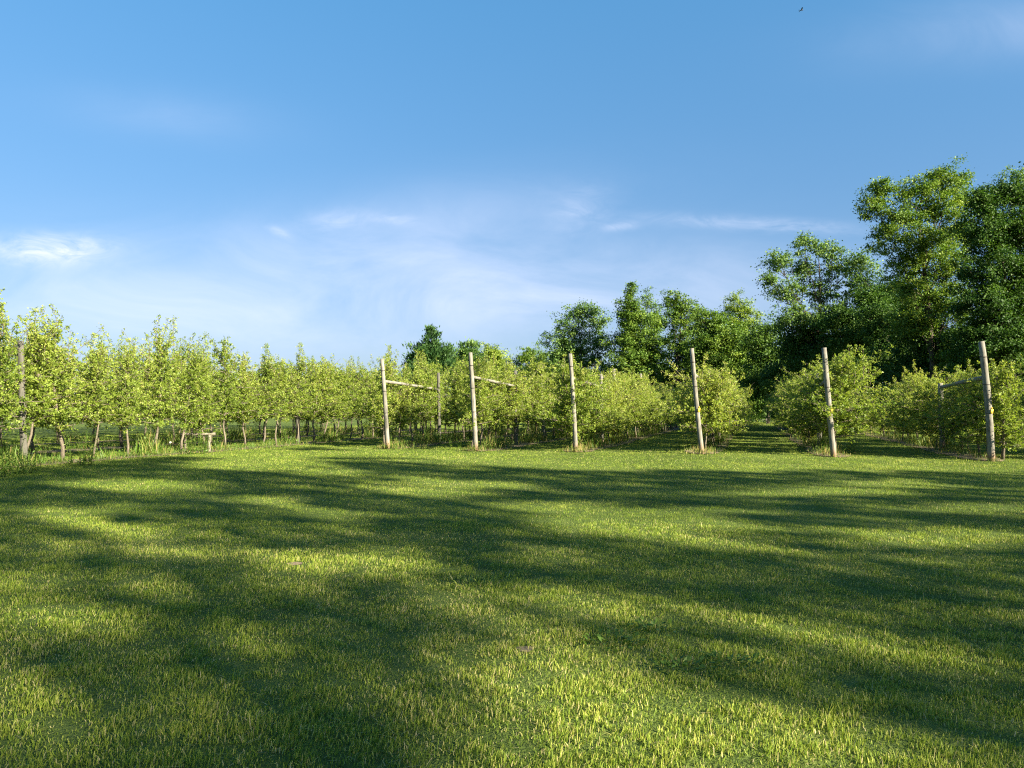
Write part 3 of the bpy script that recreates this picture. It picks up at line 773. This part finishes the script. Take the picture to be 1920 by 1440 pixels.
broad_tree('broadleaf_tree', 44, 1745, [(1780, 335, 42, 26, 0), (1720, 360, 46, 26, 0), (1650, 355, 30, 20, 0), (1640, 390, 34, 22, 0), (1690, 405, 44, 26, 0), (1760, 390, 46, 32, 0), (1810, 370, 30, 34, 1), (1665, 440, 40, 24, 0), (1735, 450, 46, 30, -1), (1795, 440, 40, 34, 1), (1700, 490, 44, 28, 0), (1765, 500, 50, 36, 0), (1715, 545, 44, 32, 0), (1775, 570, 54, 40, 0), (1710, 600, 44, 34, 0)], 'tallest tree with branch reaching left and bright sunlit crown at right', lsize=0.145, cl_r=0.42, per=52, dens=1.0, trunk_r=0.26, fork=0.35, tint=0.60, group=G1)
broad_tree('broadleaf_tree', 39, 1885, [(1860, 375, 40, 30, 0), (1905, 360, 36, 30, 0), (1850, 430, 50, 40, 0), (1910, 430, 46, 44, 0), (1860, 500, 60, 46, 0), (1930, 510, 50, 50, 0), (1850, 570, 64, 46, 0), (1920, 590, 60, 50, 0), (1860, 640, 66, 44, 0)], 'dense dark tree filling the right edge beside the tallest tree', lsize=0.14, cl_r=0.40, per=68, dens=1.25, trunk_r=0.28, tint=0.22, group=G1)
broad_tree('broadleaf_tree', 52, 1915, [(1905, 330, 22, 20, 0), (1930, 350, 30, 34, 0), (1900, 370, 20, 20, 0), (1940, 420, 50, 50, 0)], 'thin pale treetop at the right edge above the dense dark tree', leaf='blue_leaf', lsize=0.17, cl_r=0.45, per=28, dens=0.7, tint=0.8, group=G1)
broad_tree('broadleaf_tree', 30, 2075, [(1962, 240, 30, 16, 0), (1990, 300, 50, 50, 0), (2060, 220, 80, 70, 0), (2060, 360, 90, 80, 0), (2090, 500, 100, 80, 0), (2020, 560, 60, 60, 0)], 'near tree beyond the right edge with only a branch tip showing against the sky', lsize=0.14, cl_r=0.4, per=48, dens=1.0, trunk_r=0.26, tint=0.4, group=G1)
# lower dark wood edge
edge = [(1440, 70, [(1430, 650, 34, 34), (1455, 690, 46, 40), (1425, 740, 50, 36)], 'dark bushy tree at the end of the open alley'),
        (1510, 62, [(1500, 640, 46, 36), (1530, 680, 50, 40), (1490, 720, 54, 40)], 'dark bushy tree under the airy limbed tree'),
        (1590, 56, [(1580, 620, 46, 36), (1610, 670, 54, 44), (1570, 720, 50, 40)], 'dark bushy tree left below the tallest tree'),
        (1665, 50, [(1660, 610, 46, 40), (1690, 660, 54, 44), (1650, 710, 54, 40)], 'dark bushy tree directly under the reaching branch of the tallest tree'),
        (1745, 46, [(1740, 640, 56, 44), (1770, 690, 58, 44), (1720, 720, 50, 40)], 'dark bushy tree under the sunlit crown of the tallest tree'),
        (1690, 54, [(1650, 575, 46, 34), (1700, 570, 46, 34), (1680, 620, 60, 40)], 'dark tree filling the gap beside the trunk of the tallest tree'),
        (1560, 68, [(1530, 668, 50, 30), (1590, 655, 50, 34), (1560, 690, 60, 40)], 'dark tree filling in behind the airy limbed tree'),
        (1835, 42, [(1830, 650, 60, 46), (1860, 700, 60, 46), (1800, 720, 50, 40)], 'dark bushy tree behind the rightmost braced post'),
        (1925, 40, [(1910, 660, 60, 46), (1940, 700, 60, 46)], 'dark bushy tree at the right edge below the dense tree'),
        (1395, 78, [(1390, 700, 36, 34), (1400, 745, 44, 32), (1375, 778, 34, 18), (1425, 776, 36, 20)], 'dark bushy tree closing the far end of the alley'),
        (1310, 84, [(1300, 690, 40, 34), (1290, 735, 50, 34)], 'dark bushy tree low behind the round open tree'),
        (1230, 88, [(1225, 700, 44, 32), (1150, 720, 60, 30)], 'dark bushy tree low behind the cone-shaped tree'),
        (1075, 90, [(1060, 675, 30, 24), (1070, 710, 46, 30)], 'dark bushy tree low beneath the airy rounded tree')]
for bpx, Y, bl, lab in edge:
    broad_tree('bushy_tree', Y, bpx, [(b[0], b[1] - 8, b[2] * 1.12, b[3] * 1.15, rng.uniform(-1.5, 1.5)) for b in bl], lab, lsize=0.0034 * Y, cl_r=0.011 * Y, per=60, dens=1.5, trunk_r=0.14, tint=0.2, group='bushy trees along the wood edge')

# ------------------------------------------------------------------ shelter trees right of and behind the camera (they cast the lawn's dappled shade)
LIT = [(480, 874, 110, 11), (800, 914, 105, 11), (250, 915, 110, 10), (110, 968, 75, 9), (500, 943, 60, 7), (230, 1005, 85, 12), (345, 1048, 105, 16), (640, 1058, 165, 34),
       (70, 1108, 115, 24), (70, 1182, 60, 12), (420, 1160, 120, 11), (780, 1112, 60, 24), (1220, 976, 225, 27), (1370, 1022, 100, 11), (1760, 1004, 230, 19), (1470, 921, 110, 7),
       (1500, 868, 620, 12), (1150, 862, 300, 9), (1830, 950, 120, 9), (1040, 945, 90, 8), (1130, 1145, 200, 34), (1500, 1180, 110, 17), (1690, 1213, 170, 20), (1860, 1238, 90, 16),
       (1060, 1345, 250, 88), (1340, 1400, 300, 80), (1700, 1450, 240, 46), (900, 1430, 130, 50), (1050, 1255, 110, 22), (560, 850, 420, 9), (920, 905, 60, 6), (1650, 905, 90, 6), (640, 965, 60, 7), (620, 890, 60, 6)]
def to_px(x, y):
    d = np.array([x, y, -CAMZ]); c, s = math.cos(PITCH), math.sin(PITCH)
    fw = d[1] * c + d[2] * s; upc = -d[1] * s + d[2] * c
    if fw < 0.6: return None
    return CX + d[0] / fw * F, CY - upc / fw * F

rng = np.random.default_rng(12)
S0 = 30.0; TE = math.tan(SUN_EL)
clumps = []
stepc = 0.29
for t in np.arange(-7, 41, stepc):
    for h in np.arange(8.0, 24.0, stepc):
        tj, hj = t + rng.uniform(-.5, .5) * stepc, h + rng.uniform(-.5, .5) * stepc
        s = S0 - hj / TE
        gxy = SH * s + ST * tj
        if s > 6: continue
        px = to_px(*gxy)
        nz = float(vnoise(tj, hj, 1.1, 61)); nz2 = float(vnoise(tj, hj, 0.45, 62))
        v_ = gxy @ RD; u_ = gxy @ RN
        if tj > 25.2 and 13.2 < hj < 17.4:                           # the two rightmost rows lie partly in shade
            if nz * 0.6 + nz2 * 0.4 > 0.42: clumps.append((tj, hj))
            continue
        if v_ > 21.0 and u_ > -14 or u_ < -15.7: continue          # the orchard itself stands in the sun
        dark = nz * 0.7 + nz2 * 0.3 > 0.40
        if px is not None and -150 < px[0] < 2070 and 845 < px[1] < 1500:
            w = min(((px[0] - a) / b_) ** 2 + ((px[1] - c_) / d_) ** 2 for a, c_, b_, d_ in LIT)
            dark = w > (1.08 if px[1] > 960 else 1.55) + 0.9 * (nz2 - 0.5) and nz2 * 0.5 + nz * 0.5 > 0.20
            if px[1] > 1195 and px[0] < 600 + 0.25 * (px[1] - 1195) : dark = True
            if px[1] < 881 + 8 * (nz - 0.5) and px[0] > 1040 and nz2 > 0.06: dark = False
        if dark: clumps.append((tj, hj))
clumps = np.array(clumps)
print('shade clumps', len(clumps))
centres = np.arange(-5, 41, 4.7)
own = np.argmin(np.abs(clumps[:, 0][:, None] + 0.6 * np.sin(clumps[:, 1])[:, None] - centres[None]), 1)
for i_, tc in enumerate(centres):
    cl = clumps[own == i_]
    if len(cl) == 0: continue
    bxy = SH * (S0 + rng.uniform(-.8, .8)) + ST * tc
    e = empty('shelter_tree', (*bxy, 0), 'tall leafy shelter tree right of the lawn, %s in its line' % ORD[i_], 'tree', 'shelter trees beside the lawn')
    tr, cr = MB(), MB()
    top = cl[:, 1].max()
    hs = np.linspace(-0.2, top * 0.95, 9); path = np.column_stack([rng.normal(0, .35, 9), rng.normal(0, .35, 9), hs]); path[0, :2] = 0
    tr.tube(path, 0.02 + 0.22 * np.linspace(1, 0, 9) ** 2, 8)
    for (tj, hj) in cl:
        ds = rng.uniform(-1.8, 1.8)
        p = np.array([*(SH * (S0 + ds) + ST * tj), hj + ds * TE]) - np.array([*bxy, 0])
        n = rng.poisson(24); o = rng.normal(0, 0.10, (n, 3))
        L = rng.uniform(0.15, 0.28, n)
        cr.leaves(p + o, rng.normal(0, 1, (n, 3)), rng.normal(0, .6, (n, 3)) + [0, 0, 1], L, L * .62, .14, np.clip(rng.normal(.45, .15, n), 0, 1))
        if rng.random() < 0.08:
            zz = max(3.0, p[2] - 1.0 - 0.4 * np.hypot(p[0], p[1]))
            a_ = np.array([np.interp(zz, hs, path[:, 0]), np.interp(zz, hs, path[:, 1]), zz])
            tr.tube([a_, (a_ + p) / 2 + [0, 0, -.15], p], [0.035, 0.02, 0.008], 4, cap=False)
    tr.obj('trunk', M['tree_bark'], e, True); cr.obj('crown', M['tree_leaf'], e)

# ------------------------------------------------------------------ light
sun = bpy.data.lights.new('sun', 'SUN'); sun.energy = 4.6; sun.angle = math.radians(0.53); sun.color = (1.0, 0.90, 0.68)
so = bpy.data.objects.new('sun', sun); C.objects.link(so); so.location = (30, -30, 30)
so.rotation_euler = Vector(tuple(SD)).to_track_quat('Z', 'Y').to_euler()

w = bpy.data.worlds.new('World'); bpy.context.scene.world = w; w.use_nodes = True
w.node_tree.nodes.clear(); k = NT(w.node_tree)
sky = k.n('ShaderNodeTexSky', sky_type='NISHITA'); sky.sun_disc = False
sky.sun_elevation = SUN_EL; sky.sun_rotation = SUN_AZ
sky.air_density = 1.0; sky.dust_density = 0.3; sky.ozone_density = 4.0
tc = k.n('ShaderNodeTexCoord').outputs['Generated']
sep = k.n('ShaderNodeSeparateXYZ'); k.l(tc, sep.inputs[0])
yy = k.math('MAXIMUM', sep.outputs[1], 0.05)
qa, qb = k.math('DIVIDE', sep.outputs[0], yy), k.math('DIVIDE', sep.outputs[2], yy)
cv = k.n('ShaderNodeCombineXYZ'); k.l(qa, cv.inputs[0]); k.l(qb, cv.inputs[1])
q = cv.outputs[0]
wn = k.noise(k.mapping(q, (2.2, 5.5, 1), (3.1, 0.7, 0)), 1.6, 7, 0.6, 0.8)
fine = k.noise(k.mapping(q, (5, 12, 1), (1.3, 4.2, 0)), 3.0, 8, 0.62, 1.2)
def gauss(ax, ay, sx, sy, slope=0.0):
    dx = k.math('DIVIDE', k.math('SUBTRACT', qa, ax), sx)
    dy = k.math('DIVIDE', k.math('SUBTRACT', k.math('SUBTRACT', qb, ay), k.math('MULTIPLY', k.math('SUBTRACT', qa, ax), slope)), sy)
    r2 = k.math('ADD', k.math('MULTIPLY', dx, dx), k.math('MULTIPLY', dy, dy))
    return k.math('POWER', 2.718, k.math('MULTIPLY', r2, -1.0))
def sp(px, py): return ((px - 960) / F, (766 - py) / F)
cloud = None
# soft veils and small wisps: (px, py, half width px, half height px, slope, amount, fine?)
for px, py, sx, sy, sl, am, fi in [(650, 590, 1000, 130, 0.0, 0.17, 0), (720, 440, 360, 80, 0.16, 0.42, 0), (820, 560, 560, 95, 0.08, 0.38, 0), (150, 560, 460, 110, 0.0, 0.46, 0), (1150, 560, 460, 80, 0.05, 0.32, 0),
                                   (85, 470, 100, 26, 0.0, 1.5, 1), (620, 412, 70, 18, 0.12, 0.36, 1), (740, 410, 40, 9, -0.05, 0.42, 1), (520, 436, 22, 8, -0.4, 0.4, 1), (1420, 415, 200, 13, -0.05, 0.40, 1),
                                   (1165, 421, 30, 8, 0.1, 0.55, 1), (1085, 390, 60, 40, 0.2, 0.28, 1), (1880, 40, 260, 60, 0.1, 0.30, 0), (300, 210, 200, 45, -0.1, 0.14, 0)]:
    g_ = gauss(*sp(px, py), sx / F, sy / F, sl)
    nz = fine if fi else wn
    m_ = k.math('MULTIPLY', g_, k.math('MULTIPLY', k.math('SUBTRACT', nz, 0.28 if fi else 0.12), (2.2 if fi else 1.5) * am), clamp=True)
    cloud = m_ if cloud is None else k.math('ADD', cloud, m_, clamp=True)
front = k.math('GREATER_THAN', sep.outputs[1], 0.06)
cloud = k.math('MULTIPLY', cloud, front)
SKY_STR = 0.05
gm = k.n('ShaderNodeGamma'); k.l(sky.outputs[0], gm.inputs[0]); gm.inputs[1].default_value = 0.62
elev = k.math('MULTIPLY', k.math('MAXIMUM', sep.outputs[2], 0.0), 2.0, clamp=True)
SKY_GAIN = 0.73
sky_t = k.mix(1.0, gm.outputs[0], k.mix(elev, tuple(SKY_GAIN * c for c in (1.05, 1.12, 1.37)), tuple(SKY_GAIN * c for c in (0.785, 1.585, 2.05))), 'MULTIPLY')
col = k.mix(k.math('MULTIPLY', cloud, 0.75), sky_t, (4.6, 4.75, 5.6))
bg = k.n('ShaderNodeBackground'); k.l(col, bg.inputs[0]); bg.inputs[1].default_value = SKY_STR
o = k.n('ShaderNodeOutputWorld'); k.l(bg.outputs[0], o.inputs[0])

# ------------------------------------------------------------------ camera and render settings
cam = bpy.data.cameras.new('camera'); cam.sensor_width = 36; cam.lens = F / 1920 * 36; cam.clip_end = 4000; cam.clip_start = 0.05
co = bpy.data.objects.new('camera', cam); C.objects.link(co); co.location = (0, 0, CAMZ)
fwd = Vector((0, math.cos(PITCH), math.sin(PITCH)))
rot = Matrix.Rotation(PI / 2 + PITCH, 4, 'X') @ Matrix.Rotation(ROLL, 4, 'Z')
co.rotation_euler = rot.to_euler()
S = bpy.context.scene; S.camera = co
S.view_settings.view_transform = 'Standard'; S.view_settings.look = 'None'; S.view_settings.exposure = 2.3; S.view_settings.gamma = 1.0
S.cycles.filter_width = 1.2; S.cycles.use_denoising = False; S.cycles.max_bounces = 7; S.cycles.diffuse_bounces = 4; S.cycles.glossy_bounces = 2; S.cycles.transmission_bounces = 4; S.cycles.transparent_max_bounces = 4
S.cycles.sample_clamp_indirect = 4.0
